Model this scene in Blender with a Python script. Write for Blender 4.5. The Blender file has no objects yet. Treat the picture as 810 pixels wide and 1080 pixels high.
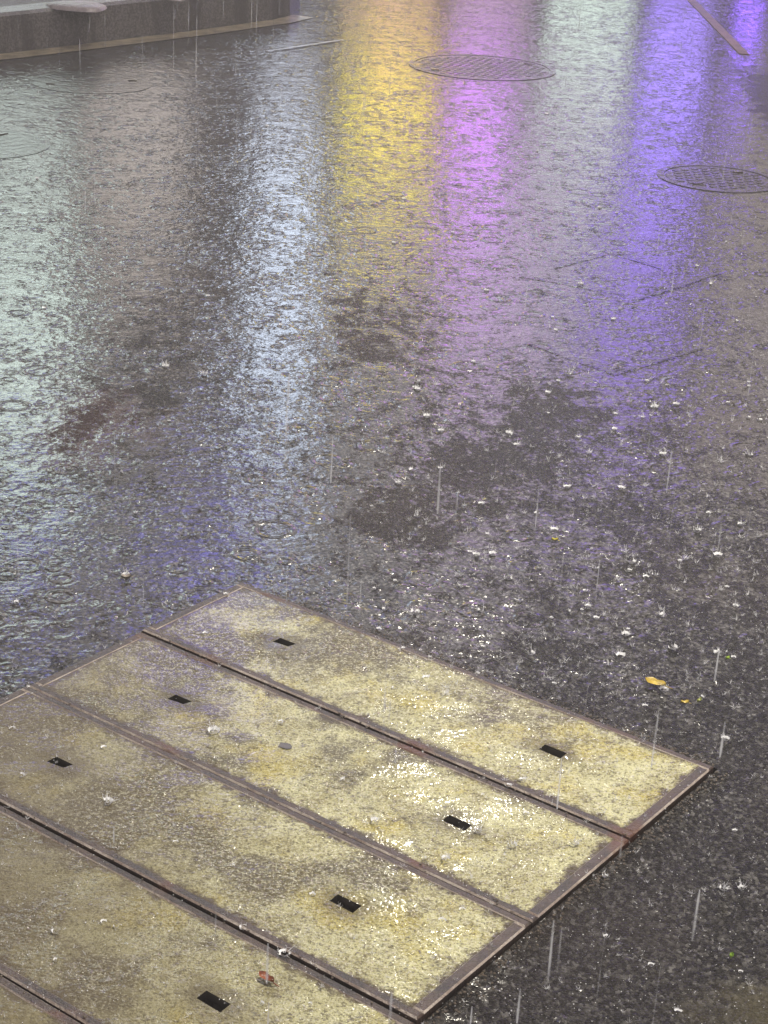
import bpy, bmesh, math, random
from mathutils import Vector, Matrix
random.seed(7)
R = random.random
U = random.uniform
sc = bpy.context.scene
C = sc.collection

# ------------------------------------------------------------------ helpers
def obj(name, verts, faces, mat, parent=None, smooth=False, mats=None, fm=None):
    me = bpy.data.meshes.new(name)
    me.from_pydata([tuple(v) for v in verts], [], faces)
    for m in (mats or [mat]):
        me.materials.append(m)
    if fm:
        for p, i in zip(me.polygons, fm):
            p.material_index = i
    if smooth:
        for p in me.polygons:
            p.use_smooth = True
    me.update()
    o = bpy.data.objects.new(name, me)
    C.objects.link(o)
    if parent:
        o.parent = parent
    return o

class MB:
    """collects shapes for one mesh"""
    def __init__(s):
        s.v, s.f = [], []
    def add(s, vs, fs):
        n = len(s.v)
        s.v += [tuple(v) for v in vs]
        s.f += [tuple(i + n for i in f) for f in fs]
    def box(s, x0, x1, y0, y1, z0, z1):
        s.add([(x0,y0,z0),(x1,y0,z0),(x1,y1,z0),(x0,y1,z0),(x0,y0,z1),(x1,y0,z1),(x1,y1,z1),(x0,y1,z1)],
              [(0,3,2,1),(4,5,6,7),(0,1,5,4),(1,2,6,5),(2,3,7,6),(3,0,4,7)])
    def tube(s, pts, rads, n=8, cap=True):
        rings = []
        for i, (p, r) in enumerate(zip(pts, rads)):
            p = Vector(p)
            a = Vector(pts[max(i-1, 0)]); b = Vector(pts[min(i+1, len(pts)-1)])
            d = (b - a).normalized()
            u = d.orthogonal().normalized(); w = d.cross(u)
            rings.append([p + (u*math.cos(2*math.pi*k/n) + w*math.sin(2*math.pi*k/n))*r for k in range(n)])
        vs = [q for ring in rings for q in ring]
        fs = []
        for i in range(len(rings)-1):
            for k in range(n):
                fs.append((i*n+k, i*n+(k+1) % n, (i+1)*n+(k+1) % n, (i+1)*n+k))
        if cap:
            fs.append(tuple(range(n-1, -1, -1))); fs.append(tuple((len(rings)-1)*n+k for k in range(n)))
        s.add(vs, fs)
    def blob(s, c, r, sq=1.0):
        x, y, z = c
        s.add([(x+r,y,z),(x-r,y,z),(x,y+r,z),(x,y-r,z),(x,y,z+r*sq),(x,y,z-r*sq)],
              [(0,2,4),(2,1,4),(1,3,4),(3,0,4),(2,0,5),(1,2,5),(3,1,5),(0,3,5)])
    def ico(s, c, r, sq=1.0):
        x, y, z = c
        for (vx, vy, vz) in ICO_V: s.v.append((x+vx*r, y+vy*r, z+vz*r*sq))
        n = len(s.v) - 12
        s.f += [tuple(i+n for i in f) for f in ICO_F]
    def build(s, name, mat, parent=None, smooth=False):
        return obj(name, s.v, s.f, mat, parent, smooth)
_t = (1+5**.5)/2; _l = (1+_t*_t)**.5
ICO_V = [(a/_l, b/_l, c/_l) for a, b, c in [(-1,_t,0),(1,_t,0),(-1,-_t,0),(1,-_t,0),(0,-1,_t),(0,1,_t),(0,-1,-_t),(0,1,-_t),(_t,0,-1),(_t,0,1),(-_t,0,-1),(-_t,0,1)]]
ICO_F = [(0,11,5),(0,5,1),(0,1,7),(0,7,10),(0,10,11),(1,5,9),(5,11,4),(11,10,2),(10,7,6),(7,1,8),(3,9,4),(3,4,2),(3,2,6),(3,6,8),(3,8,9),(4,9,5),(2,4,11),(6,2,10),(8,6,7),(9,8,1)]

def empty(name, loc=(0, 0, 0), rz=0):
    o = bpy.data.objects.new(name, None); C.objects.link(o)
    o.location = loc; o.rotation_euler = (0, 0, rz)
    return o
def tag(o, label, cat, group=None):
    o['label'] = label; o['category'] = cat
    if group: o['group'] = group
    return o
def struct(o):
    o['kind'] = 'structure'; return o
def stuff(o, label, cat):
    o['kind'] = 'stuff'; o['label'] = label; o['category'] = cat; return o

class NT:
    """thin wrapper for building node trees"""
    def __init__(s, name):
        s.m = bpy.data.materials.new(name); s.m.use_nodes = True
        s.t = s.m.node_tree; s.t.nodes.clear()
        s.out = s.t.nodes.new('ShaderNodeOutputMaterial')
    def n(s, typ, ins=None, **kw):
        nd = s.t.nodes.new(typ)
        for k, v in kw.items(): setattr(nd, k, v)
        for k, v in (ins or {}).items():
            sock = nd.inputs[k]
            if isinstance(v, bpy.types.NodeSocket): s.t.links.new(v, sock)
            else: sock.default_value = v
        return nd
    def math(s, op, a, b=None, clamp=False):
        nd = s.n('ShaderNodeMath', operation=op, use_clamp=clamp)
        for i, v in enumerate((a, b)):
            if v is None: continue
            if isinstance(v, bpy.types.NodeSocket): s.t.links.new(v, nd.inputs[i])
            else: nd.inputs[i].default_value = v
        return nd.outputs[0]
    def vec(s, op, a, b=None):
        nd = s.n('ShaderNodeVectorMath', operation=op)
        for i, v in enumerate((a, b)):
            if v is None: continue
            if isinstance(v, bpy.types.NodeSocket): s.t.links.new(v, nd.inputs[i])
            else: nd.inputs[i].default_value = v
        return nd.outputs['Value' if op in ('LENGTH', 'DISTANCE', 'DOT_PRODUCT') else 'Vector']
    def noise(s, vec, scale, detail=2, rough=.5, dist=0, col=False):
        nd = s.n('ShaderNodeTexNoise', {'Vector': vec, 'Scale': scale, 'Detail': detail, 'Roughness': rough, 'Distortion': dist})
        return nd.outputs['Color' if col else 'Fac']
    def ramp(s, v, lo, hi, a=0.0, b=1.0):
        nd = s.n('ShaderNodeMapRange', {'Value': v, 'From Min': lo, 'From Max': hi, 'To Min': a, 'To Max': b}, interpolation_type='SMOOTHSTEP')
        return nd.outputs[0]
    def mix(s, f, a, b):
        nd = s.n('ShaderNodeMix', data_type='RGBA')
        for k, v in ((0, f), (6, a), (7, b)):
            if isinstance(v, bpy.types.NodeSocket): s.t.links.new(v, nd.inputs[k])
            else: nd.inputs[k].default_value = v if k == 0 else (*v, 1) if len(v) == 3 else v
        return nd.outputs[2]
    def bump(s, h, dist, strength=1.0, normal=None):
        ins = {'Height': h, 'Distance': dist, 'Strength': strength}
        if normal: ins['Normal'] = normal
        return s.n('ShaderNodeBump', ins).outputs[0]
    def pbr(s, **k):
        names = {'col': 'Base Color', 'rough': 'Roughness', 'metal': 'Metallic', 'ior': 'IOR', 'nor': 'Normal', 'spec': 'Specular IOR Level',
                 'coat': 'Coat Weight', 'coatr': 'Coat Roughness', 'coatn': 'Coat Normal', 'trans': 'Transmission Weight', 'coati': 'Coat IOR'}
        ins = {}
        for a, v in k.items():
            if a == 'col' and isinstance(v, tuple) and len(v) == 3: v = (*v, 1)
            ins[names[a]] = v
        return s.n('ShaderNodeBsdfPrincipled', ins).outputs[0]
    def done(s, sh):
        s.t.links.new(sh, s.out.inputs['Surface']); return s.m

# ------------------------------------------------------------------ camera
HEIGHT = 1.55
FOC, PIT, ROL = 1915.1, math.radians(23.31), math.radians(3.173)
cp, sp, cr, sr = math.cos(PIT), math.sin(PIT), math.cos(ROL), math.sin(ROL)
ax_r, ax_f, ax_u = Vector((1,0,0)), Vector((0,cp,-sp)), Vector((0,sp,cp))
cam_r = ax_r*cr + ax_u*sr; cam_u = ax_u*cr - ax_r*sr
cam = bpy.data.objects.new('camera', bpy.data.cameras.new('camera')); C.objects.link(cam)
M = Matrix((cam_r, cam_u, -ax_f)).transposed().to_4x4(); M.translation = (0, 0, HEIGHT)
cam.matrix_world = M
cam.data.sensor_fit = 'VERTICAL'; cam.data.sensor_height = 36; cam.data.sensor_width = 27
cam.data.lens = FOC/1080*36
cam.data.clip_start = .05; cam.data.clip_end = 2000
sc.camera = cam
def ground(px, py, z=0.0):
    d = ax_f + cam_r*((px-405)/FOC) - cam_u*((py-540)/FOC)
    return Vector((0, 0, HEIGHT)) + d*((HEIGHT-z)/-d.z)
def along(px, py, depth):
    d = ax_f + cam_r*((px-405)/FOC) - cam_u*((py-540)/FOC)
    return Vector((0, 0, HEIGHT)) + d*depth

# ------------------------------------------------------------------ world and lights
w = bpy.data.worlds.new('World'); sc.world = w; w.use_nodes = True
nt = w.node_tree; nt.nodes.clear()
bg = nt.nodes.new('ShaderNodeBackground'); wo = nt.nodes.new('ShaderNodeOutputWorld')
sky = nt.nodes.new('ShaderNodeTexSky'); sky.sky_type = 'NISHITA'; sky.sun_disc = False
sky.sun_elevation = math.radians(12); sky.sun_rotation = math.radians(160)
sky.air_density = 1; sky.dust_density = 6; sky.ozone_density = 1
hs = nt.nodes.new('ShaderNodeHueSaturation'); hs.inputs['Saturation'].default_value = .15
nt.links.new(sky.outputs[0], hs.inputs['Color'])
tint = nt.nodes.new('ShaderNodeMix'); tint.data_type = 'RGBA'; tint.blend_type = 'MULTIPLY'; tint.inputs[0].default_value = 1
tint.inputs[7].default_value = (1.0, .93, .98, 1)
nt.links.new(hs.outputs[0], tint.inputs[6]); nt.links.new(tint.outputs[2], bg.inputs['Color'])
SKY = .105
bg.inputs['Strength'].default_value = SKY
nt.links.new(bg.outputs[0], wo.inputs['Surface'])

# ------------------------------------------------------------------ materials
# road: asphalt, flooded by a rippling film of rain water except where it drains
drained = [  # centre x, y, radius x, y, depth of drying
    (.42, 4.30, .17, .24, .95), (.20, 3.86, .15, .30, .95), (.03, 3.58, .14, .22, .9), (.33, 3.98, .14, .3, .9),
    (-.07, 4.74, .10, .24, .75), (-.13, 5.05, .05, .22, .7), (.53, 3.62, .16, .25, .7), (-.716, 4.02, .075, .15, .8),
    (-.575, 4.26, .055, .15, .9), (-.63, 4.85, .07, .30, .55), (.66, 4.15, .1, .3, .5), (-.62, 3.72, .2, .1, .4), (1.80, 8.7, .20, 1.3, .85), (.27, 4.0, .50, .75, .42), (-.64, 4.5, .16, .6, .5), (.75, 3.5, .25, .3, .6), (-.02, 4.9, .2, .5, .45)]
def road_material():
    k = NT('wet_asphalt')
    P = k.n('ShaderNodeNewGeometry').outputs['Position']
    xyz = k.n('ShaderNodeSeparateXYZ', {'Vector': P})
    warp = k.noise(P, 7, 6, .7, col=True)
    wp = k.vec('ADD', P, k.vec('MULTIPLY', k.vec('SUBTRACT', warp, (.5, .5, .5)), (.34, .85, 0)))
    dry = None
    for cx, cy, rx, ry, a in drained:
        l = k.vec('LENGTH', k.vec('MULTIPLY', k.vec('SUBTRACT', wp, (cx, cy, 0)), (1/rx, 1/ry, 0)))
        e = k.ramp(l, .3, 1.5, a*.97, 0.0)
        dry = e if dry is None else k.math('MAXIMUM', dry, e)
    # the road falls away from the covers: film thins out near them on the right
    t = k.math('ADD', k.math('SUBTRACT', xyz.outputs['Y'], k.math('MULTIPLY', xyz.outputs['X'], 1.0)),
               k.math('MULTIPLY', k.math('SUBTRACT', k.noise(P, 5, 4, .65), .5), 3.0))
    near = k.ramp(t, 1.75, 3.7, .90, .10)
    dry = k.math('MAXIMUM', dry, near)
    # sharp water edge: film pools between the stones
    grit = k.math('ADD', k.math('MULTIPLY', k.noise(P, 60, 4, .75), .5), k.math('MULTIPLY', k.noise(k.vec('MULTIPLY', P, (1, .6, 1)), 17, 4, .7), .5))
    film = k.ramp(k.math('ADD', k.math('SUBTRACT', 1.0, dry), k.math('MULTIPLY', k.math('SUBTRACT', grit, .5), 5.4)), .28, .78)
    # ---- heights
    rot = k.n('ShaderNodeMapping', {'Vector': P, 'Rotation': (0, 0, .12), 'Scale': (.75, 1.0, 1.0)}).outputs[0]
    rip = k.noise(rot, 26, 4, .62, .5)
    rip2 = k.noise(rot, 75, 2, .5, .2)
    rings = None
    for sc_, fr in ((9.0, 30.0), (17.0, 22.0)):
        v = k.n('ShaderNodeTexVoronoi', {'Vector': P, 'Scale': sc_, 'Randomness': 1.0}, voronoi_dimensions='2D')
        d = v.outputs['Distance']
        r0 = k.n('ShaderNodeSeparateColor', {'Color': v.outputs['Color']}).outputs[0]
        r0 = k.math('ADD', k.math('MULTIPLY', r0, .34), .04)
        df = k.math('SUBTRACT', d, r0)
        env = k.math('EXPONENT', k.math('MULTIPLY', k.math('MULTIPLY', df, df), -160.0))
        h = k.math('MULTIPLY', env, k.math('COSINE', k.math('MULTIPLY', df, fr)))
        h = k.math('MULTIPLY', h, k.ramp(k.n('ShaderNodeSeparateColor', {'Color': v.outputs['Color']}).outputs[2], .45, .8))
        rings = h if rings is None else k.math('ADD', rings, k.math('MULTIPLY', h, .6))
    dim = None
    wpd = k.vec('ADD', P, k.vec('MULTIPLY', k.vec('SUBTRACT', k.noise(P, 22, 3, .6, col=True), (.5, .5, .5)), (.05, .05, 0)))
    cell = k.noise(P, 5, 3, .6)
    for sc_, wd in ((19.0, .22), (37.0, .28), (63.0, .32)):
        v = k.n('ShaderNodeTexVoronoi', {'Vector': k.vec('ADD', k.vec('MULTIPLY', wpd, (1, .8, 1)), (sc_, 3.1, 0)), 'Scale': sc_, 'Randomness': 1.0}, voronoi_dimensions='2D')
        cc = k.n('ShaderNodeSeparateColor', {'Color': v.outputs['Color']})
        dd = k.math('DIVIDE', v.outputs['Distance'], wd)
        h = k.math('MULTIPLY', k.math('EXPONENT', k.math('MULTIPLY', k.math('MULTIPLY', dd, dd), -1.0)), k.math('MULTIPLY', k.ramp(cc.outputs[0], .3, 1.0), k.ramp(cell, .35, .65, .1, 1.3)))
        dim = h if dim is None else k.math('ADD', dim, k.math('MULTIPLY', h, .55))
    stone = k.n('ShaderNodeTexVoronoi', {'Vector': P, 'Scale': 190.0}, voronoi_dimensions='2D').outputs['Distance']
    fine = k.noise(P, 330, 2, .6)
    asph = k.math('ADD', k.math('MULTIPLY', stone, -.7), k.math('MULTIPLY', fine, .5))
    n_a = k.bump(k.math('ADD', asph, k.math('MULTIPLY', k.noise(P, 60, 4, .7), 1.1)), .0095)
    swell = k.noise(rot, 9, 3, .55, .8)
    n_w = k.bump(swell, .0024)
    n_w = k.bump(rip, .0013, 1.0, n_w)
    n_w = k.bump(k.math('MULTIPLY', dim, -1.0), .0019, 1.0, n_w)
    n_w = k.bump(rip2, .0006, 1.0, n_w)
    n_w = k.bump(rings, .0010, 1.0, n_w)
    # ---- colours
    agg = k.n('ShaderNodeTexVoronoi', {'Vector': P, 'Scale': 190.0}, voronoi_dimensions='2D').outputs['Color']
    ag = k.n('ShaderNodeSeparateColor', {'Color': agg}).outputs[1]
    acol = k.mix(k.ramp(ag, .2, 1.0), (.018, .017, .017), (.105, .10, .096))
    acol = k.mix(k.ramp(ag, .90, .95), acol, (.17, .165, .16))
    acol = k.mix(k.ramp(k.noise(P, 75, 4, .75), .50, .62, 0, .75), acol, (.016, .015, .015))
    big = k.noise(P, 1.3, 4, .6)
    acol = k.mix(k.ramp(big, .4, .7, 0, .45), acol, (.062, .050, .044))
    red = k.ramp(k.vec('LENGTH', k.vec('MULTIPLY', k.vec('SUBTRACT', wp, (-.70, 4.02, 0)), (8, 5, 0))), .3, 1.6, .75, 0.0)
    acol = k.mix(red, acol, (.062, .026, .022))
    dirt = k.ramp(k.vec('LENGTH', k.vec('MULTIPLY', k.vec('SUBTRACT', wp, (.56, 1.97, 0)), (9, 7, 0))), .3, 1.4, .7, 0.0)
    acol = k.mix(dirt, acol, (.12, .105, .06))
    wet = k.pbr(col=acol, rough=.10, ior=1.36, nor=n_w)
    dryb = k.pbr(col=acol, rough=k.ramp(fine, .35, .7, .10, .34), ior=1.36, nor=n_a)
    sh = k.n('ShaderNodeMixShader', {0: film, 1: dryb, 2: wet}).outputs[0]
    return k.done(sh)

SLOTS = (.226-1.0341/2, .806-1.0341/2)
def concrete_material():
    k = NT('wet_yellowed_concrete')
    oi = k.n('ShaderNodeObjectInfo').outputs['Random']
    P = k.n('ShaderNodeNewGeometry').outputs['Position']
    O = k.n('ShaderNodeTexCoord').outputs['Object']
    xyz = k.n('ShaderNodeSeparateXYZ', {'Vector': O})
    n1 = k.noise(P, 4.2, 5, .66); n2 = k.noise(P, 11, 5, .7); n3 = k.noise(P, 60, 4, .7); n4 = k.noise(P, 260, 2, .6)
    col = k.mix(k.ramp(n2, .35, .65), (.36, .33, .17), (.62, .60, .345))
    col = k.mix(k.ramp(k.noise(P, 7.3, 4, .6), .5, .66, 0, .75), col, (.48, .40, .085))   # yellow algae
    col = k.mix(k.ramp(k.math('ADD', k.math('ADD', k.math('MULTIPLY', n1, .75), k.math('MULTIPLY', n2, .25)), k.math('MULTIPLY', xyz.outputs['X'], -.13)), k.math('ADD', .43, k.math('MULTIPLY', oi, .05)), k.math('ADD', .545, k.math('MULTIPLY', oi, .05)), 0, .86), col, (.085, .066, .038))                     # grime
    col = k.mix(k.ramp(n3, .54, .70, 0, .6), col, (.10, .085, .06))
    col = k.mix(k.ramp(n4, .53, .66, 0, .7), col, (.08, .07, .05))
    col = k.mix(k.ramp(n4, .34, .46, .6, 0.0), col, (.72, .70, .55))
    n5 = k.noise(P, 125, 3, .75)
    col = k.mix(k.ramp(n5, .55, .66, 0, .75), col, (.075, .062, .042))
    col = k.mix(k.ramp(n5, .36, .46, .42, 0.0), col, (.76, .74, .55))  # pale specks paint the wet glitter into the concrete colour
    # rust creeping in from the steel rim, of uneven width
    ex = k.math('SUBTRACT', .496, k.math('ABSOLUTE', xyz.outputs['X']))
    ey = k.math('SUBTRACT', .1245, k.math('ABSOLUTE', xyz.outputs['Y']))
    e = k.math('MINIMUM', ex, ey)
    e = k.math('ADD', e, k.math('MULTIPLY', k.math('SUBTRACT', k.noise(P, 24, 5, .75), .5), .085))
    col = k.mix(k.ramp(e, -.003, .014, .92, 0.0), col, (.062, .042, .032))
    for s0 in SLOTS:
        l = k.vec('LENGTH', k.vec('MULTIPLY', k.vec('SUBTRACT', k.vec('ADD', O, k.vec('MULTIPLY', k.vec('SUBTRACT', k.noise(P, 18, 4, .7, col=True), (.5, .5, .5)), (.09, .09, 0))), (s0, 0, 0)), (22, 34, 0)))
        col = k.mix(k.ramp(l, .5, 1.7, .7, 0.0), col, (.10, .08, .05))
    # dirt, and the dimmer light there, painted in towards the lower left covers
    s = k.n('ShaderNodeSeparateXYZ', {'Vector': P})
    low = k.math('ADD', k.math('ADD', s.outputs['X'], k.math('MULTIPLY', s.outputs['Y'], .35)), k.math('MULTIPLY', k.math('SUBTRACT', n1, .5), .5))
    col = k.mix(k.ramp(low, .12, .85, .8, 0.0), col, (.13, .105, .07))
    h = k.math('ADD', k.math('MULTIPLY', n3, 1.0), k.math('MULTIPLY', n4, .45))
    nb = k.bump(h, .007)
    pud = k.ramp(k.math('ADD', k.noise(P, 8, 4, .6), k.math('MULTIPLY', xyz.outputs['X'], -.22)), .38, .54)
    nc = k.bump(k.noise(P, 120, 1, .5), k.ramp(pud, 0.0, 1.0, .0050, .0006))
    return k.done(k.pbr(col=col, rough=.75, spec=.2, nor=nb, coat=.75, coatr=.10, coatn=nc, coati=1.33))

def steel_material(name, base, dark, rough=.3):
    k = NT(name)
    P = k.n('ShaderNodeNewGeometry').outputs['Position']
    n = k.noise(P, 16, 5, .7); n2 = k.noise(P, 140, 3, .7)
    col = k.mix(k.ramp(n, .36, .64), base, dark)
    col = k.mix(k.ramp(n2, .58, .72, 0, .5), col, (.17, .12, .085))
    col = k.mix(k.ramp(k.noise(P, 6, 4, .6), .56, .68, 0, .7), col, (.12, .042, .022))
    nb = k.bump(k.math('ADD', n2, k.math('MULTIPLY', n, .5)), .004)
    return k.done(k.pbr(col=col, rough=rough+.15, nor=nb, coat=.6, coatr=.22, coatn=k.bump(k.noise(P, 90, 4, .7), .007), coati=1.33))

def simple(name, col, rough=.5, metal=0.0, bumps=0.0, var=.25, scale=30):
    k = NT(name)
    P = k.n('ShaderNodeNewGeometry').outputs['Position']
    n = k.noise(P, scale, 4, .6)
    c = k.mix(k.ramp(n, .3, .7), tuple(x*(1-var) for x in col), tuple(min(1, x*(1+var)) for x in col))
    kw = dict(col=c, rough=rough, metal=metal)
    if bumps: kw['nor'] = k.bump(n, bumps)
    return k.done(k.pbr(**kw))

def glow(name, col, strength, scale=2.2, var=.5):
    """a glowing face: emits with uneven strength"""
    k = NT(name)
    P = k.n('ShaderNodeNewGeometry').outputs['Position']
    n = k.noise(P, scale, 3, .6)
    st = k.ramp(n, .3, .7, strength*(1-var), strength*(1+var))
    e = k.n('ShaderNodeEmission', {'Color': (*col, 1), 'Strength': st}).outputs[0]
    return k.done(e)

def water_drop_material():
    k = NT('splash_water')
    return k.done(k.pbr(col=(.97, .98, 1.0), rough=.15, ior=1.33, trans=.12))
def rain_material(name, clear):
    k = NT(name)
    a = k.n('ShaderNodeMixShader', {0: .5, 1: k.n('ShaderNodeBsdfDiffuse', {'Color': (.95, .97, 1, 1)}).outputs[0], 2: k.n('ShaderNodeBsdfTranslucent', {'Color': (.95, .97, 1, 1)}).outputs[0]}).outputs[0]
    t = k.n('ShaderNodeBsdfTransparent').outputs[0]
    fac = k.math('POWER', k.math('SUBTRACT', 1.0, k.n('ShaderNodeLayerWeight', {'Blend': .5}).outputs['Facing']), 1.3)
    fac = k.math('MULTIPLY', fac, k.ramp(k.noise(k.n('ShaderNodeNewGeometry').outputs['Position'], 16, 3, .6), .34, .62, .1, 1.0))
    return k.done(k.n('ShaderNodeMixShader', {0: k.math('MULTIPLY', fac, 1-clear), 1: t, 2: a}).outputs[0])

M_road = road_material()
M_conc = concrete_material()
M_rust = steel_material('wet_rusty_steel', (.07, .044, .034), (.034, .026, .025))
def iron_material(name, m0, m1):
    k = NT(name)
    P = k.n('ShaderNodeNewGeometry').outputs['Position']
    n = k.noise(P, 60, 3, .7)
    nb = k.bump(k.noise(P, 26, 4, .65, .4), .0065)
    nb = k.bump(n, .002, 1.0, nb)
    col = k.mix(k.ramp(n, .35, .65), (.09, .08, .078), (.045, .042, .042))
    a = k.pbr(col=col, rough=k.ramp(k.noise(P, 18, 3, .6), .4, .6, .12, .4), nor=nb, ior=1.4)
    b = k.pbr(col=(.03, .029, .028), rough=.13, ior=1.36, nor=k.bump(k.noise(P, 26, 4, .62, .5), .0028))
    return k.done(k.n('ShaderNodeMixShader', {0: k.ramp(k.noise(P, 7, 5, .75), m0, m1), 1: a, 2: b}).outputs[0])
M_iron = iron_material('cast_iron', .48, .62); M_irond = iron_material('drowned_cast_iron', .30, .50)
M_lit_edge = steel_material('lit_edge_steel', (.50, .44, .39), (.26, .20, .17), .3)  # pale colour paints the light catching the rim edges
M_void = simple('trench_dark', (.012, .011, .010), .9)
M_slot = simple('slot_steel', (.075, .066, .056), .2)
M_kerb = None
M_drop = water_drop_material()
M_rain = rain_material('rain_water', .5); M_mist = rain_material('rain_far', .72)
M_frame = simple('dark_frame_metal', (.06, .058, .06), .4)
M_post = simple('galvanised_steel', (.30, .30, .31), .4, .6)

# ------------------------------------------------------------------ road with the trench cut out of it
A = math.radians(-35.551287)
dx, dy = math.cos(A), math.sin(A)          # along a cover
nx, ny = math.sin(A), -math.cos(A)         # towards the camera, across covers
OX, OY = -.27058, 3.20206
LEN, WID, NC = 1.0341, .2815, 6
def trench(a, b, z=0.0):
    return (OX+dx*a+nx*b, OY+dy*a+ny*b, z)
g = .003
inner = [trench(-g, -g), trench(LEN+g, -g), trench(LEN+g, NC*WID+g), trench(-g, NC*WID+g)]
outer = [(-300, 600, 0), (300, 600, 0), (300, -300, 0), (-300, -300, 0)]
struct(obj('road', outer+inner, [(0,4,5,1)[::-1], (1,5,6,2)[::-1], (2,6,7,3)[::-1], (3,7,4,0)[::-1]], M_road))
pit = [trench(-g, -g, -.004), trench(LEN+g, -g, -.004), trench(LEN+g, NC*WID+g, -.004), trench(-g, NC*WID+g, -.004)]
pitb = [(x, y, -.4) for x, y, z in pit]
struct(obj('trench', pit+pitb, [(4,5,6,7), (0,1,5,4), (1,2,6,5), (2,3,7,6), (3,0,4,7)], M_void))

# ------------------------------------------------------------------ trench covers: steel rim, concrete panel, two lifting slots
TOP = .0065
def rim_mb(L, W, t_end=.020, t_side=.0155, z0=-.10, z1=TOP):
    m = MB()
    b = .0025
    def bar(x0, x1, y0, y1):     # bar with a small chamfer
        m.add([(x0,y0,z0),(x1,y0,z0),(x1,y1,z0),(x0,y1,z0),(x0,y0,z1-b),(x1,y0,z1-b),(x1,y1,z1-b),(x0,y1,z1-b),
               (x0+b,y0+b,z1),(x1-b,y0+b,z1),(x1-b,y1-b,z1),(x0+b,y1-b,z1)],
              [(0,3,2,1),(0,1,5,4),(1,2,6,5),(2,3,7,6),(3,0,4,7),(4,5,9,8),(5,6,10,9),(6,7,11,10),(7,4,8,11),(8,9,10,11)])
    h, v = L/2, W/2
    bar(-h, h, v-t_side, v); bar(-h, h, -v, -v+t_side)
    bar(-h, -h+t_end, -v+t_side+.0004, v-t_side-.0004); bar(h-t_end, h, -v+t_side+.0004, v-t_side-.0004)
    return m
SLOTS = (.226-LEN/2, .806-LEN/2)
SL, SW = .021, .0095
def panel_mb(L, W):
    m = MB()
    x0, x1, y0, y1 = -L/2+.0202, L/2-.0202, -W/2+.0157, W/2-.0157
    z = TOP-.0012
    def cuts(a, b, fixed):
        pts = sorted(fixed+[a, b]); out = [pts[0]]
        for p, q in zip(pts, pts[1:]):
            n = max(1, int((q-p)/.05)); out += [p+(q-p)*i/n for i in range(1, n+1)]
        return out
    xs = cuts(x0, x1, [SLOTS[0]-SL, SLOTS[0]+SL, SLOTS[1]-SL, SLOTS[1]+SL]); ys = cuts(y0, y1, [-SW, SW])
    vs = [(x, y, z + (U(-.0007, .0007))) for y in ys for x in xs]
    nxs = len(xs); fs = []
    for s_ in SLOTS:          # chipped slot corners
        for i, x in enumerate(xs):
            if abs(abs(x-s_)-SL) < 1e-6:
                for j, y in enumerate(ys):
                    if abs(abs(y)-SW) < 1e-6:
                        q = vs[j*nxs+i]; vs[j*nxs+i] = (q[0]-(1 if x > s_ else -1)*U(-.002, .006), q[1]-(1 if y > 0 else -1)*U(-.002, .0025), q[2])
    for j in range(len(ys)-1):
        for i in range(nxs-1):
            mx, my = (xs[i]+xs[i+1])/2, (ys[j]+ys[j+1])/2
            if abs(my) < SW and min(abs(mx-s) for s in SLOTS) < SL: continue
            fs.append((j*nxs+i, j*nxs+i+1, (j+1)*nxs+i+1, (j+1)*nxs+i))
    m.add(vs, fs)
    m.box(x0, x1, y0, y1, -.09, -.05)
    return m
def slot_mb(sx):
    m = MB(); z1, z0, e = TOP-.0035, -.011, .004
    a, b, c, d = sx-SL-e, sx+SL+e, -SW-e, SW+e
    m.add([(a,c,z1),(b,c,z1),(b,d,z1),(a,d,z1),(a,c,z0),(b,c,z0),(b,d,z0),(a,d,z0)],
          [(4,5,6,7),(0,4,5,1)[::-1],(1,5,6,2)[::-1],(2,6,7,3)[::-1],(3,7,4,0)[::-1]])
    return m
cover_labels = [
    'yellowed concrete trench cover farthest from the viewer, its long edge against open road',
    'trench cover with a dark wet spot between its slots, second from the far road edge',
    'pale concrete trench cover with a broad bright end, third from the far road edge',
    'dull brown trench cover with a rust-red leaf on it, fourth from the far road edge',
    'trench cover cut off in the bottom left corner, nearest of the row']
def make_cover():
    root = empty('trench_cover')
    rb = rim_mb(LEN-.003, WID-.0045)
    obj('steel_rim', rb.v, rb.f, None, root, mats=[M_rust, M_lit_edge], fm=[1 if 5 <= i % 10 <= 8 and (i//10 >= 2 or i % 10 in (5, 7)) else 0 for i in range(len(rb.f))])
    panel_mb(LEN, WID).build('concrete_panel', M_conc, root)
    for s in SLOTS: slot_mb(s).build('lifting_slot', M_slot, root)
    return root
proto = make_cover()
for k in range(5):
    if k == 0: o = proto
    else:
        o = proto.copy(); C.objects.link(o)
        for ch in list(proto.children):
            c = ch.copy(); C.objects.link(c); c.parent = o
    ex = U(-.0012, .0012)
    x, y, _ = trench(LEN/2+ex, (k+.5)*WID)
    o.location = (x, y, (0, -.0015, .0015, -.001, 0)[k]); o.rotation_euler = (U(-.002, .002), 0, A+U(-.0009, .0009))
    if k == 1:
        q = MB(); q.add([(.461-LEN/2+.013*math.cos(i*.7)*(1+.25*math.sin(i*2.3)), .009*math.sin(i*.7)*(1+.2*math.cos(i*3.1)), TOP+.0006) for i in range(9)], [tuple(range(9))])
        q.build('drain_hole', M_slot, o)
    tag(o, cover_labels[k], 'trench cover', 'concrete covers over the trench')

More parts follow.
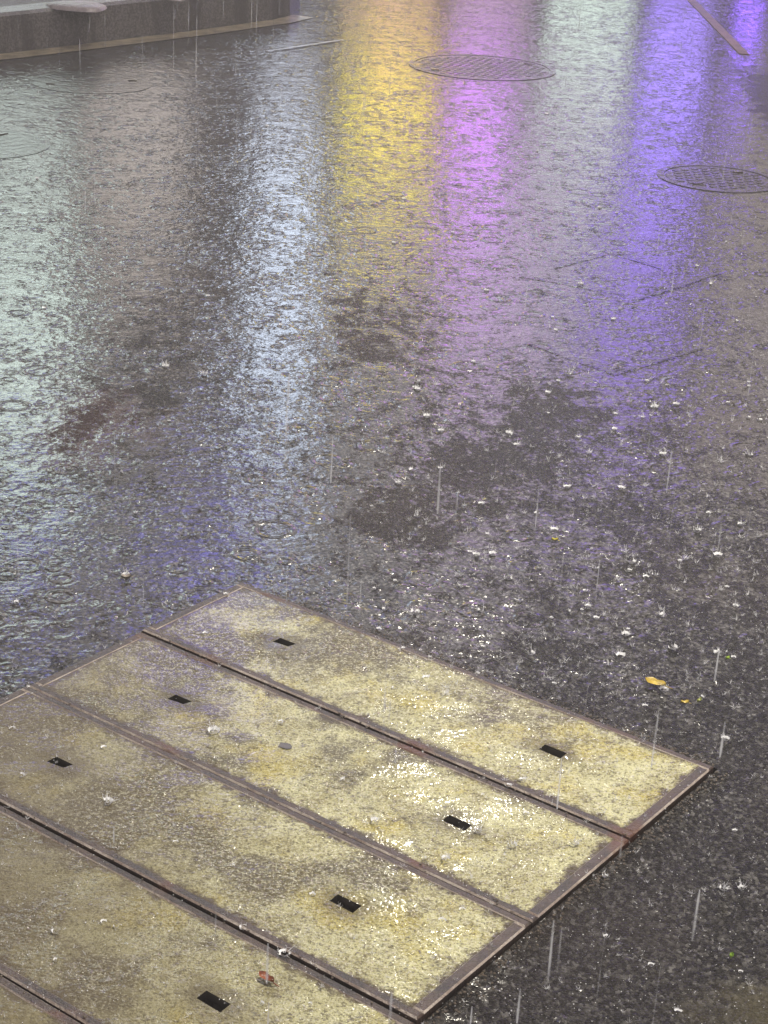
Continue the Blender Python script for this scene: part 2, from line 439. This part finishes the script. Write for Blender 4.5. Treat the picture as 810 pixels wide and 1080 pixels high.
gm = MB()
for i in range(1500):
    if R() < .5: a_, b_ = LEN+abs(random.gauss(0, .012))+.004, U(0, 5*WID)
    elif R() < .7: a_, b_ = U(0, LEN), -abs(random.gauss(0, .012))-.004
    else: a_, b_ = U(0, LEN), random.choice((1, 2, 3, 4))*WID+random.gauss(0, .006)
    x, y, _ = trench(a_, b_)
    gm.ico((x, y, (TOP if 0 < a_ < LEN and b_ > 0 else .0)+.0003), U(.0007, .0026), .6)
stuff(gm.build('silt', simple('wet_silt', (.09, .07, .05), .3, 0, 0, .6, 300)), 'dark silt and grit washed into the joints round the covers', 'silt')

# ------------------------------------------------------------------ manholes set into the road
def disk_ring(m, r0, r1, z, n=64, x=0, y=0):
    vs = []
    for r in (r0, r1):
        vs += [(x+r*math.cos(2*math.pi*i/n), y+r*math.sin(2*math.pi*i/n), z) for i in range(n)]
    m.add(vs, [(i, n+i, n+(i+1) % n, (i+1) % n) for i in range(n)])
def band(m, r, z0, z1, n=64, flip=False):
    vs = []
    for z in (z0, z1):
        vs += [(r*math.cos(2*math.pi*i/n), r*math.sin(2*math.pi*i/n), z) for i in range(n)]
    fs = [(i, (i+1) % n, n+(i+1) % n, n+i) for i in range(n)]
    m.add(vs, [f[::-1] for f in fs] if flip else fs)
def manhole(x, y, rad, label, pattern, rz=0, M_iron=None):
    root = empty('manhole_cover', (x, y, 0), rz)
    m = MB()
    r0, r1 = rad-.028, rad
    zr = .0015 if M_iron is M_irond else .0025
    disk_ring(m, r0, r1, zr); band(m, r1, -.02, zr); band(m, r0, -.03, zr, flip=True)
    m.build('frame_ring', M_iron, root)
    drowned = M_iron is M_irond; zt = .0014 if drowned else .0026
    l = MB(); rl = r0-(.0005 if drowned else .006)
    disk_ring(l, .0001, rl, .001); band(l, rl, -.03, .001)
    p = MB()
    if pattern == 'studs':
        s = .045; n = int(rl/s)+1
        for i in range(-n, n+1):
            for j in range(-n, n+1):
                cx, cy = i*s+(j % 2)*s/2, j*s*.87
                if math.hypot(cx, cy) < rl-.025:
                    p.box(cx-.012, cx+.012, cy-.009, cy+.009, 0, zt)
    else:
        s = .05; n = int(rl/s)+1
        for i in range(-n, n+1):
            cy = i*s; hw = math.sqrt(max(0, (rl-.02)**2-cy*cy))
            if hw < .03: continue
            q = -hw
            while q < hw-.02:
                p.box(q, min(q+.07, hw), cy-.012, cy+.012, 0, zt); q += .09
    l.build('lid', M_iron, root)
    p.build('raised_tread', M_iron, root)
    for a in (.4, .4+math.pi):
        cx, cy = (rl-.05)*math.cos(a), (rl-.05)*math.sin(a)
        h = MB(); h.box(cx-.02, cx+.02, cy-.008, cy+.008, 0, .0055); h.build('lifting_eye', M_slot, root)
    tag(root, label, 'manhole cover', 'manhole covers in the road')
manhole(.372, 9.36, .375, 'wide iron manhole cover in the road between the yellow and magenta reflections', 'studs', .2, M_iron)
manhole(-1.44, 8.36, .275, 'iron manhole cover with bright wet rim in front of the kerb', 'bars', .1, M_irond)
manhole(-1.64, 6.97, .27, 'iron manhole cover cut off by the left edge of the photo, drowned in mint light', 'bars', .9, M_irond)
manhole(1.235, 7.08, .24, 'small iron manhole cover at the right, where the violet reflection ends', 'studs', .5, M_iron)

# ------------------------------------------------------------------ kerb, pavement island, gutter line, strips
def kerb_material():
    k = NT('wet_granite_kerb')
    P = k.n('ShaderNodeNewGeometry').outputs['Position']
    n = k.noise(P, 90, 3, .7); n1 = k.noise(k.vec('MULTIPLY', P, (6, 6, .8)), 1.6, 4, .6)
    col = k.mix(k.ramp(n, .4, .62), (.05, .044, .044), (.15, .135, .13))
    col = k.mix(k.ramp(n1, .48, .62, 0, .7), col, (.035, .029, .03))
    return k.done(k.pbr(col=col, rough=.45, nor=k.bump(n, .004), coat=.4, coatr=.2, coati=1.33))
M_kerb = kerb_material()
M_pave = simple('wet_pavement_stone', (.075, .06, .055), .55, 0, .008, .35, 60)
M_line = simple('worn_cream_line', (.23, .19, .135), .3, 0, .003, .5, 14)
M_strip = simple('worn_terracotta_strip', (.16, .085, .055), .5, 0, .003, .4, 10)
foot = [(-9.0, 0.0), (-2.4, 8.52), (-1.99, 8.97), (-1.61, 9.45), (-1.19, 9.99), (-.80, 10.55), (-.70, 10.78), (-.66, 11.05), (-.72, 11.4), (-.95, 11.8), (-2.2, 13.2), (-9, 20.5)]
def offset(pts, d):
    out = []
    for i, p in enumerate(pts):
        a, b = pts[max(i-1, 0)], pts[min(i+1, len(pts)-1)]
        tx, ty = b[0]-a[0], b[1]-a[1]; l = math.hypot(tx, ty)
        out.append((p[0]-ty/l*d, p[1]+tx/l*d))
    return out
def sweep(name, pts, prof, mat):
    """prof: list of (offset to the left, z)"""
    vs = []; n = len(pts)
    for d, z in prof:
        vs += [(x, y, z) for x, y in offset(pts, d)]
    fs = [(r*n+i, r*n+i+1, (r+1)*n+i+1, (r+1)*n+i) for r in range(len(prof)-1) for i in range(n-1)]
    return obj(name, vs, [f[::-1] for f in fs], mat)
# kerb stands to the left of the walk along its foot
struct(sweep('kerb', foot, [(0, -.05), (.012, .175), (.03, .19), (.17, .192), (.17, .10)][::1], M_kerb))
struct(sweep('gutter_line', foot[:7], [(-.15, .004), (-.02, .005)], M_line))
top = offset(foot, .171)
pv = [(x, y, .186) for x, y in top]
struct(obj('pavement', pv, [tuple(range(len(pv)))], M_pave))
b = MB(); b.box(1.82, 1.875, 10.25, 24, -.02, .004); struct(b.build('road_line', M_strip))
# cut seams in the asphalt, sealed with thin metal and tar strips
def seam(pts, w, mat, z=.004):
    v = []; 
    for i, (x, y) in enumerate(pts):
        a, b = pts[max(i-1, 0)], pts[min(i+1, len(pts)-1)]
        tx, ty = b[0]-a[0], b[1]-a[1]; l = math.hypot(tx, ty)
        ww = w*U(.6, 1.3)
        v += [(x-ty/l*ww, y+tx/l*ww, z), (x+ty/l*ww, y-tx/l*ww, z)]
    return v, [(2*i, 2*i+1, 2*i+3, 2*i+2) for i in range(len(pts)-1)]
M_tar = simple('wet_tar', (.02, .02, .021), .3, 0, .002)
def seg(a, b, n=7, j=.0035):
    return [(a[0]+(b[0]-a[0])*i/n+U(-j, j), a[1]+(b[1]-a[1])*i/n+U(-j, j)) for i in range(n+1)]
def px(x, y): 
    q = ground(x, y); return (q.x, q.y)
m = MB()
for a, b in (((548, 291), (660, 311)), ((668, 318), (762, 288)), ((556, 362), (648, 395)), ((650, 395), (742, 367)), ((585, 283), (640, 268)), ((655, 270), (700, 284))):
    v, f = seam(seg(px(*a), px(*b)), 0.004, M_tar); m.add(v, f)
struct(m.build('road_seam', M_tar))
v, f = seam(seg(px(282, 55), px(362, 43), 5, .004), .010, M_post, .006)
tag(obj('metal_strip', v+[(x, y, -.01) for x, y, z in v], f+[(0, len(v), len(v)+1, 1)], M_post), 'thin metal strip set in the road just past the rounded kerb end', 'metal strip')

# pale stones lying on the pavement edge
def stone(x, y, z, rx, ry, rz, label):
    m = MB(); y += .07; rz *= .6; n, k = 14, 5; vs = []; fs = []
    for j in range(k+1):
        t = j/k*math.pi/2
        for i in range(n):
            a = 2*math.pi*i/n; w_ = 1+.10*math.sin(3*a+x)+.05*math.sin(5*a)
            vs.append((rx*math.cos(t)*math.cos(a)*w_, ry*math.cos(t)*math.sin(a)*w_, rz*math.sin(t)**.8 if t else 0))
    for j in range(k):
        for i in range(n): fs.append((j*n+i, j*n+(i+1) % n, (j+1)*n+(i+1) % n, (j+1)*n+i))
    o = obj('stone', vs, fs, M_stone, None, True); o.location = (x, y, z)
    tag(o, label, 'stone', 'pale stones on the pavement')
M_stone = simple('pale_stone', (.24, .205, .215), .4, 0, .006, .25, 40)
q = ground(75, 14, .19); stone(q.x, q.y+.13, .187, .15, .12, .055, 'flat pale stone on the kerb top, the larger and left one of two')
q = ground(181, 3, .19); stone(q.x, q.y+.09, .187, .06, .07, .04, 'small white stone on the kerb top, right of the larger flat stone')

# ------------------------------------------------------------------ leaves
def leaf(px_, py_, L, W, rz, col, label, z=.004, curl=.006, cat='leaf'):
    n = 8; vs = []; fs = []
    for i in range(n+1):
        t = i/n; w_ = W*math.sin(math.pi*min(1, t*1.02))**.8*(1+.25*math.sin(9*t))*.5
        x = (t-.5)*L
        for s in (-1, 0, 1): vs.append((x, s*w_, curl*(abs(s)*.8+abs(t-.5)) + .0006))
    for i in range(n):
        for s in (0, 1): fs.append((i*3+s, i*3+s+1, i*3+s+4, i*3+s+3))
    st = MB(); st.tube([(L*.48, 0, curl*.5), (L*.8, L*.06, .001)], [.0009, .0006], 5)
    b = len(vs); vs += st.v; fs += [tuple(i+b for i in f) for f in st.f]
    o = obj('fallen_leaf', vs, fs, simple('leaf_skin', col, .3, 0, .002, .35, 90), None, True)
    q = ground(px_, py_, z); o.location = q; o.rotation_euler = (0, 0, rz)
    tag(o, label, cat, 'fallen leaves')
leaf(691, 722, .040, .026, -.5, (.50, .36, .06), 'largest yellow leaf, flat on the wet asphalt right of the covers')
leaf(722, 743, .016, .010, .2, (.50, .38, .08), 'yellow leaf scrap just below right of the largest yellow leaf')
leaf(737, 741, .014, .007, .9, (.30, .33, .09), 'olive leaf scrap lying closest right of the yellow scrap')
leaf(767, 696, .009, .006, .4, (.40, .55, .08), 'bright green leaf scrap above right of the yellow leaves')
leaf(585, 571, .014, .008, .1, (.62, .55, .05), 'small bright yellow leaf alone on the road between two dark patches')
leaf(771, 1011, .010, .007, 1.2, (.30, .48, .06), 'tiny green leaf on the dark asphalt in the bottom right corner')
leaf(281, 1034, .028, .014, -.7, (.24, .075, .035), 'rust-red curled leaf on the dull brown trench cover', TOP, .006)
leaf(133, 610, .020, .014, .3, (.34, .30, .26), 'pale grey leaf scrap on rippled water above the trench covers')

# ------------------------------------------------------------------ rain: splashes, droplets, falling water
def on_cover(x, y):
    rx, ry = x-OX, y-OY
    a, b = rx*dx+ry*dy, rx*nx+ry*ny
    return -.002 < a < LEN and -.002 < b < NC*WID
sp_m = MB()
def burst(m, x, y, z, s):
    for i in range(int(U(14, 30))):
        a = U(0, 6.28); el = U(.3, 1.5); r = s*U(.5, 2.4)*(.5+.5*R())
        p = (x+math.cos(a)*math.cos(el)*r, y+math.sin(a)*math.cos(el)*r, z+math.sin(el)*r)
        if R() < .35:
            m.tube([(x+(p[0]-x)*.35, y+(p[1]-y)*.35, z+(p[2]-z)*.3), p], [s*.06, s*.02], 4, False)
        m.blob(p, s*U(.025, .07), 1.2)
def crown(m, x, y, z, s):
    n = 11; a0 = U(0, 6.28); arc = U(2.2, 6.28)
    pts = []
    base = []; mid = []; tip = []
    for i in range(n+1):
        a = a0+arc*i/n
        r = s*U(.85, 1.15); h = s*U(.25, .75)
        c_, s_ = math.cos(a), math.sin(a)
        base.append((x+c_*r, y+s_*r, z)); tip.append((x+c_*r*1.28, y+s_*r*1.28, z+h))
        if R() < .45:     # a jet with a bead at its end
            hh = h+s*U(.2, .9); k = U(1.3, 1.7)
            m.tube([(x+c_*r*1.2, y+s_*r*1.2, z+h*.7), (x+c_*r*k, y+s_*r*k, z+hh)], [s*.07, s*.035], 4, False)
            m.blob((x+c_*r*k, y+s_*r*k, z+hh+s*.06), s*U(.06, .12))
    th = s*.07
    vs = base+tip+[(bx-(bx-x)*.14, by-(by-y)*.14, bz) for bx, by, bz in base]
    k = n+1
    fs = []
    for i in range(n):
        fs.append((i, i+1, k+i+1, k+i)); fs.append((2*k+i+1, 2*k+i, k+i, k+i+1))
    m.add(vs, fs)
    if R() < .5:          # rebound jet in the middle
        hh = s*U(.8, 2.2)
        m.tube([(x, y, z), (x+s*.05, y, z+hh*.5), (x+s*.02, y, z+hh)], [s*.16, s*.08, s*.03], 5, False)
        m.blob((x, y, z+hh+s*.2), s*.12)
    for i in range(int(U(1, 6))):
        a = U(0, 6.28); r = s*U(.9, 2.6)
        m.blob((x+math.cos(a)*r, y+math.sin(a)*r, z+s*U(.1, 1.6)), s*U(.04, .09))
for X, Y, s in ((605, 893, .011), (763, 938, .010), (783, 938, .009), (660, 583, .010), (735, 560, .011), (700, 480, .010), (612, 300, .012), (225, 775, .011), (112, 850, .012),
                (545, 470, .010), (610, 462, .009), (621, 478, .009), (750, 300, .012), (758, 690, .010), (520, 585, .010), (620, 640, .009), (660, 670, .010), (765, 780, .009), (700, 728, .009),
                (133, 607, .010), (215, 395, .012), (175, 387, .012), (450, 440, .011), (465, 455, .010), (600, 395, .011), (700, 650, .010), (505, 880, .009), (540, 895, .008), (470, 910, .008),
                (775, 640, .010), (790, 480, .011), (690, 430, .011), (420, 510, .010), (440, 545, .010), (395, 870, .009), (300, 1010, .010), (560, 690, .009), (722, 590, .010)):
    q = ground(X, Y)
    z_ = TOP if on_cover(q.x, q.y) else .001
    crown(sp_m, q.x, q.y, z_, s*U(.5, .75)); burst(sp_m, q.x, q.y, z_, s)
for i in range(3300):
    X, Y = U(-20, 830), 1090-1010*R()**.8
    if i > 2600: X, Y = U(400, 825), U(400, 740)
    if X < 330 and Y < 620 and R() < .65: continue
    q = ground(X, Y)
    if q.y > 8.5: continue
    z_ = TOP if on_cover(q.x, q.y) else .001; s_ = U(.0016, .0040)*(1+.10*q.y)*(1.5 if X > 420 and 380 < Y < 760 and R() < .5 else 1)
    (crown if R() < .07 else burst)(sp_m, q.x, q.y, z_, s_)
stuff(sp_m.build('rain_splashes', M_drop), 'white crown splashes where raindrops hit the road and covers', 'splashes')
dm = MB()  # white beads for spray, also standing in for glints on wet ground
for i in range(3600):
    X, Y = U(-20, 830), U(380, 1090)
    q = ground(X, Y)
    oc = on_cover(q.x, q.y)
    if oc and R() < .45*(1 if X < 350 else .4): continue
    if not oc and (X < 330) and R() < .7: continue
    r = (U(.0004, .0010) if oc else U(.0004, .0010))*(1.25 if R() < .1 else 1)
    z = TOP if oc else .0
    if R() < .25: z += U(.002, .05)
    dm.ico((q.x, q.y, z+r*.3), r, .8)
stuff(dm.build('water_droplets', M_drop, None, True), 'fine white spray and bubbles, also imitating wet glints, scattered over the wet asphalt and covers', 'droplets')

rm = MB()
def streak(x, y, z, L, r, lean=.0):
    ax = U(-.01, .01)+lean
    pts = [(x+ax*L*(t-.5), y, z+L*(.5-t)) for t in (0, .15, .5, .85, 1)]
    rm.tube(pts, [r*.45, r*.8, r*.9, r, r*.6], 6)
for X, y0, y1, wpx in ((406, 690, 778, 3.2), (411, 735, 765, 2.2), (418, 760, 806, 3), (590, 797, 856, 3.4), (691, 743, 812, 3.6), (303, 395, 486, 3.2), (463, 488, 542, 3), (734, 935, 996, 4),
                       (581, 966, 1040, 4.5), (590, 975, 1030, 3), (282, 992, 1040, 3), (412, 1045, 1085, 4), (567, 500, 560, 2.6), (547, 1040, 1082, 3.2), (497, 1060, 1082, 3), (762, 760, 800, 3.5),
                       (756, 684, 720, 3), (630, 590, 640, 2.4), (592, 575, 640, 2.5), (302, 425, 470, 2), (480, 520, 590, 2), (283, 1055, 1085, 2.4), (655, 880, 905, 2.5), (120, 870, 890, 2.5), (350, 460, 510, 2),
                       (760, 540, 580, 2.4), (706, 470, 520, 2.2), (380, 610, 650, 2)):
    dep = U(1.45, 1.75) if y0 > 600 else U(2.2, 3.0)
    q = along(X, (y0+y1)/2, dep)
    streak(q.x, q.y, q.z, (y1-y0)/FOC*dep*1.06, wpx*U(.34, .6)/FOC*dep)
stuff(rm.build('falling_rain', M_rain), 'bright vertical streaks of falling rain near the covers', 'rain')
rm = MB()
for i in range(900):
    dep = 2.0+8*R()**.7
    X, Y = U(-10, 820), U(-10, 1090)
    q = along(X, Y, dep)
    if q.z < .1: continue
    streak(q.x, q.y, q.z, U(.03, .14), U(.0004, .0011)*(.7+.12*dep))
stuff(rm.build('falling_rain', M_mist), 'faint fine streaks of falling rain over the far road', 'rain')

# ------------------------------------------------------------------ the far side of the street (seen mirrored in the wet road)
FY = 20.0
M_wallA = simple('grey_render', (.30, .27, .27), .8, 0, .004)
M_wallB = simple('lilac_grey_cladding', (.30, .27, .31), .7, 0, .004)
M_wallC = simple('brown_brick', (.22, .16, .13), .8, 0, .006)
def glass(name, col, s): return glow(name, col, s)
def building(name, label, x0, x1, h, mat, wins, depth=9):
    root = empty(name, ((x0+x1)/2, FY, 0)); cx = (x0+x1)/2
    b = MB(); b.box(x0-cx, x1-cx, 0, depth, 0, h); b.build('wall', mat, root)
    b = MB(); b.box(x0-cx-.08, x1-cx+.08, -.12, depth, h+.002, h+.35); b.build('roof', M_frame, root)
    for (a, c, z0, z1, col, s) in wins:
        fr = MB(); t = .05
        fr.box(a-cx, c-cx, -.07, -.002, z0, z0+t); fr.box(a-cx, c-cx, -.07, -.002, z1-t, z1)
        fr.box(a-cx, a-cx+t, -.07, -.002, z0+t, z1-t); fr.box(c-cx-t, c-cx, -.07, -.002, z0+t, z1-t)
        f = fr.build('window', M_frame, root)
        p = MB(); p.box(a-cx+t, c-cx-t, -.03, -.002, z0+t, z1-t); p.build('pane', glass('lit_or_fill_glass', col, s), f)  # some panes are added glow, filling the facade to lift its reflection
    tag(root, label, 'building', 'buildings across the street')
    return root
W_ = (.86, .86, .84)
building('shop_building', 'grey building across the street, mirrored as pale mint light at left', -12, -1.82, 13, M_wallA, [
    (-9.5, -6.4, 1.0, 3.0, (.9, .95, .9), 1.2), (-9.5, -6.4, 3.4, 6.5, (.85, .95, .9), 1.5),
    (-6.3, -3.75, .5, 2.1, (.86, .84, .86), .55), (-6.3, -3.62, 2.3, 4.4, (.80, .93, .86), 1.7), (-6.3, -3.66, 4.5, 7.3, (.80, .96, .88), 4.6),
    (-3.7, -2.25, .6, 2.0, (.9, .84, .85), .75), (-3.55, -2.33, 2.1, 4.3, (.93, .82, .74), 1.5), (-3.5, -2.3, 4.5, 6.1, (.9, .74, .70), .45), (-3.6, -2.0, 6.3, 7.5, (.85, .84, .9), 1.5), (-3.8, -2.85, 7.9, 9.6, (.84, .84, .95), 1.6), (-6.3, -4.85, 7.7, 9.6, (.86, .86, .9), 1.8), (-6.3, -2.0, 9.9, 12.4, (.9, .87, .84), 1.5)])
building('shop_building', 'lilac building across the street, mirrored as yellow, magenta and white columns', -1.80, 3.28, 14, M_wallB, [
    (-.80, .30, .5, 1.45, (1.0, .66, .50), 1.15), (.36, 1.3, .5, 1.8, (.9, .62, .86), 1.0), (1.40, 2.42, .5, 2.15, (.78, .95, .86), 1.7), (1.16, 2.46, 2.2, 3.5, (.82, .74, .95), 1.7),
    (-.78, .5, 3.3, 5.4, (.90, .80, .84), 1.35), (.50, 1.62, 3.1, 6.0, (.80, .58, .98), 2.6), (1.64, 2.18, 3.55, 6.2, (.76, .62, .99), 2.5), (-.7, .3, 5.6, 7.5, (.9, .86, .9), 1.5), (-1.7, .3, 7.9, 9.4, (.88, .86, .92), 2.2), (.5, 1.8, 6.1, 7.6, (.84, .70, .97), 2.2), (.5, 1.8, 7.9, 9.6, (.88, .84, .92), 2.4), (2.0, 3.15, 6.3, 7.7, (.80, .68, .98), 2.2), (2.0, 3.15, 7.9, 9.6, (.9, .84, .9), 2.4), (-1.7, .3, 9.9, 12.5, (.9, .86, .84), 1.6), (.5, 3.15, 9.9, 12.5, (.9, .86, .84), 1.6)])  # upper rows and lilac panes added as a wash between the signs
building('shop_building', 'brown brick building across the street, mirrored as dull brown at right', 3.30, 13, 12, M_wallC, [
    (3.36, 5.4, 1.6, 3.4, (.9, .77, .70), .62), (3.36, 5.4, 3.6, 5.6, (.92, .78, .80), 1.15), (3.6, 5.4, 6.0, 7.6, (.9, .80, .82), 1.3), (3.6, 5.4, 7.9, 9.6, (.9, .82, .82), 2.0), (3.6, 5.4, 9.9, 11.6, (.9, .84, .82), 1.6), (6.0, 8.0, 3.8, 5.6, (.9, .8, .75), .8)])  # dim low pane and upper panes added to tone the mirrored light
def sign(x0, x1, z0, z1, col, s, label, d=.16):
    cx = (x0+x1)/2
    root = empty('light_sign', (cx, FY-.08, z0))
    b = MB(); b.box(x0-cx, x1-cx, -d, 0, 0, z1-z0); b.build('sign_box', M_frame, root)
    f = MB(); f.box(x0-cx+.02, x1-cx-.02, -d-.012, -d-.002, .02, z1-z0-.02); f.build('lit_face', glow('sign_light', col, s, 1.4, .35), root)
    tag(root, label, 'light sign', 'lit signs across the street')
sign(-1.62, -.95, 1.95, 3.2, (.80, .86, 1.0), 1.9, 'pale lower part of the blue-white light column, mirrored below the kerb end')
sign(-1.60, -.97, 3.25, 7.6, (.70, .81, 1.0), 4.6, 'tall blue-white light column, mirrored as the bright stripe left of centre')
sign(-.74, .34, 2.12, 2.82, (1.0, .86, .06), 5.2, 'yellow lit sign, mirrored as the yellow streak')
sign(-.45, .34, 1.5, 2.05, (1.0, .52, .22), 2.5, 'small orange lit sign, mirrored above the yellow streak')
sign(.42, 1.12, 1.95, 3.0, (.64, .20, 1.0), 5.0, 'magenta lit sign, mirrored as the pink-violet streak right of the yellow one')
sign(2.50, 3.18, .9, 3.3, (.34, .22, 1.0), 3.4, 'violet light column, mirrored as the broad violet streak at right')
sign(2.2, 3.2, 3.4, 5.9, (.40, .25, 1.0), 2.8, 'upper violet light panel, mirrored as violet ripples in mid road')
sign(3.40, 3.70, .4, 1.36, (.24, .09, 1.0), 6.5, 'deep violet lit panel, mirrored as the wedge in the top right corner')
sign(-4.75, -3.85, 7.6, 8.5, (.26, .25, 1.0), 7.5, 'blue lit board high up, mirrored as the small blue patch by the left edge')
sign(-2.75, -1.45, 7.9, 9.7, (.30, .28, 1.0), 6.5, 'blue lit board beside the tall white column, mirrored above the corner of the covers')
b = MB(); b.box(-40, 40, 14.5, 19.99, -.05, .14); struct(b.build('pavement', M_pave))
b = MB(); b.box(-40, 40, 14.35, 14.498, -.05, .15); struct(b.build('kerb', M_kerb))

# ------------------------------------------------------------------ street lamp beside the covers, right of the view, and a second one added for glints
def street_lamp(x, y, h, label, reach, watts, col=(1.0, .93, .78)):
    root = empty('street_lamp', (x, y, 0))
    p = MB(); p.tube([(0, 0, 0), (0, 0, .5), (0, 0, .52), (0, 0, h)], [.09, .09, .06, .045], 14); p.build('post', M_post, root)
    a = MB(); a.tube([(0, 0, h-.05), (reach*.4, 0, h+.18), (reach, 0, h+.2)], [.035, .03, .03], 10); a.build('arm', M_post, root)
    hd = MB(); hd.box(reach-.32 if reach < 0 else reach-.05, reach+.05 if reach < 0 else reach+.32, -.14, .14, h+.16, h+.26)
    hd.build('lamp_head', M_frame, root)
    hx = reach-.14 if reach < 0 else reach+.14
    ln = MB(); ln.box(hx-.13, hx+.13, -.11, .11, h+.146, h+.158); ln.build('lamp_lens', glow('lamp_lens', col, 9, 1, 0), root)
    tag(root, label, 'street lamp')
    L = bpy.data.lights.new('lamp_light', 'AREA'); L.shape = 'RECTANGLE'; L.size = .26; L.size_y = .22
    L.energy = watts; L.color = col
    o = bpy.data.objects.new('lamp_light', L); C.objects.link(o); o.location = (x+hx, y, h+.14)
street_lamp(3.3, 2.7, 4.0, 'street lamp beside the trench covers, just outside the right of the photo', -1.9, 152)
street_lamp(3.6, 9.3, 4.7, 'second street lamp, unseen, added at the far right to make glints in the wet covers', -2.9, 85)  # invented lamp, added for glints on the covers and backlit splashes

# ------------------------------------------------------------------ rain haze in the air
k = NT('rain_haze')
k.t.links.new(k.n('ShaderNodeVolumePrincipled', {'Color': (.9, .88, .9, 1), 'Density': .019, 'Anisotropy': .2}).outputs[0], k.out.inputs['Volume'])
b = MB(); b.box(-310, 310, -310, 610, -1.4, 16); stuff(b.build('haze', k.m), 'thin grey haze of rain hanging over the road', 'haze')

# ------------------------------------------------------------------ render look
sc.view_settings.view_transform = 'Standard'; sc.view_settings.look = 'None'
sc.view_settings.exposure = .62; sc.view_settings.gamma = 1; sc.view_settings.use_curve_mapping = False
sc.render.engine = 'CYCLES'
sc.cycles.max_bounces = 6; sc.cycles.diffuse_bounces = 2; sc.cycles.glossy_bounces = 3; sc.cycles.transmission_bounces = 4; sc.cycles.transparent_max_bounces = 12
sc.cycles.caustics_reflective = False; sc.cycles.caustics_refractive = False
sc.cycles.sample_clamp_indirect = 4
sc.cycles.use_denoising = True
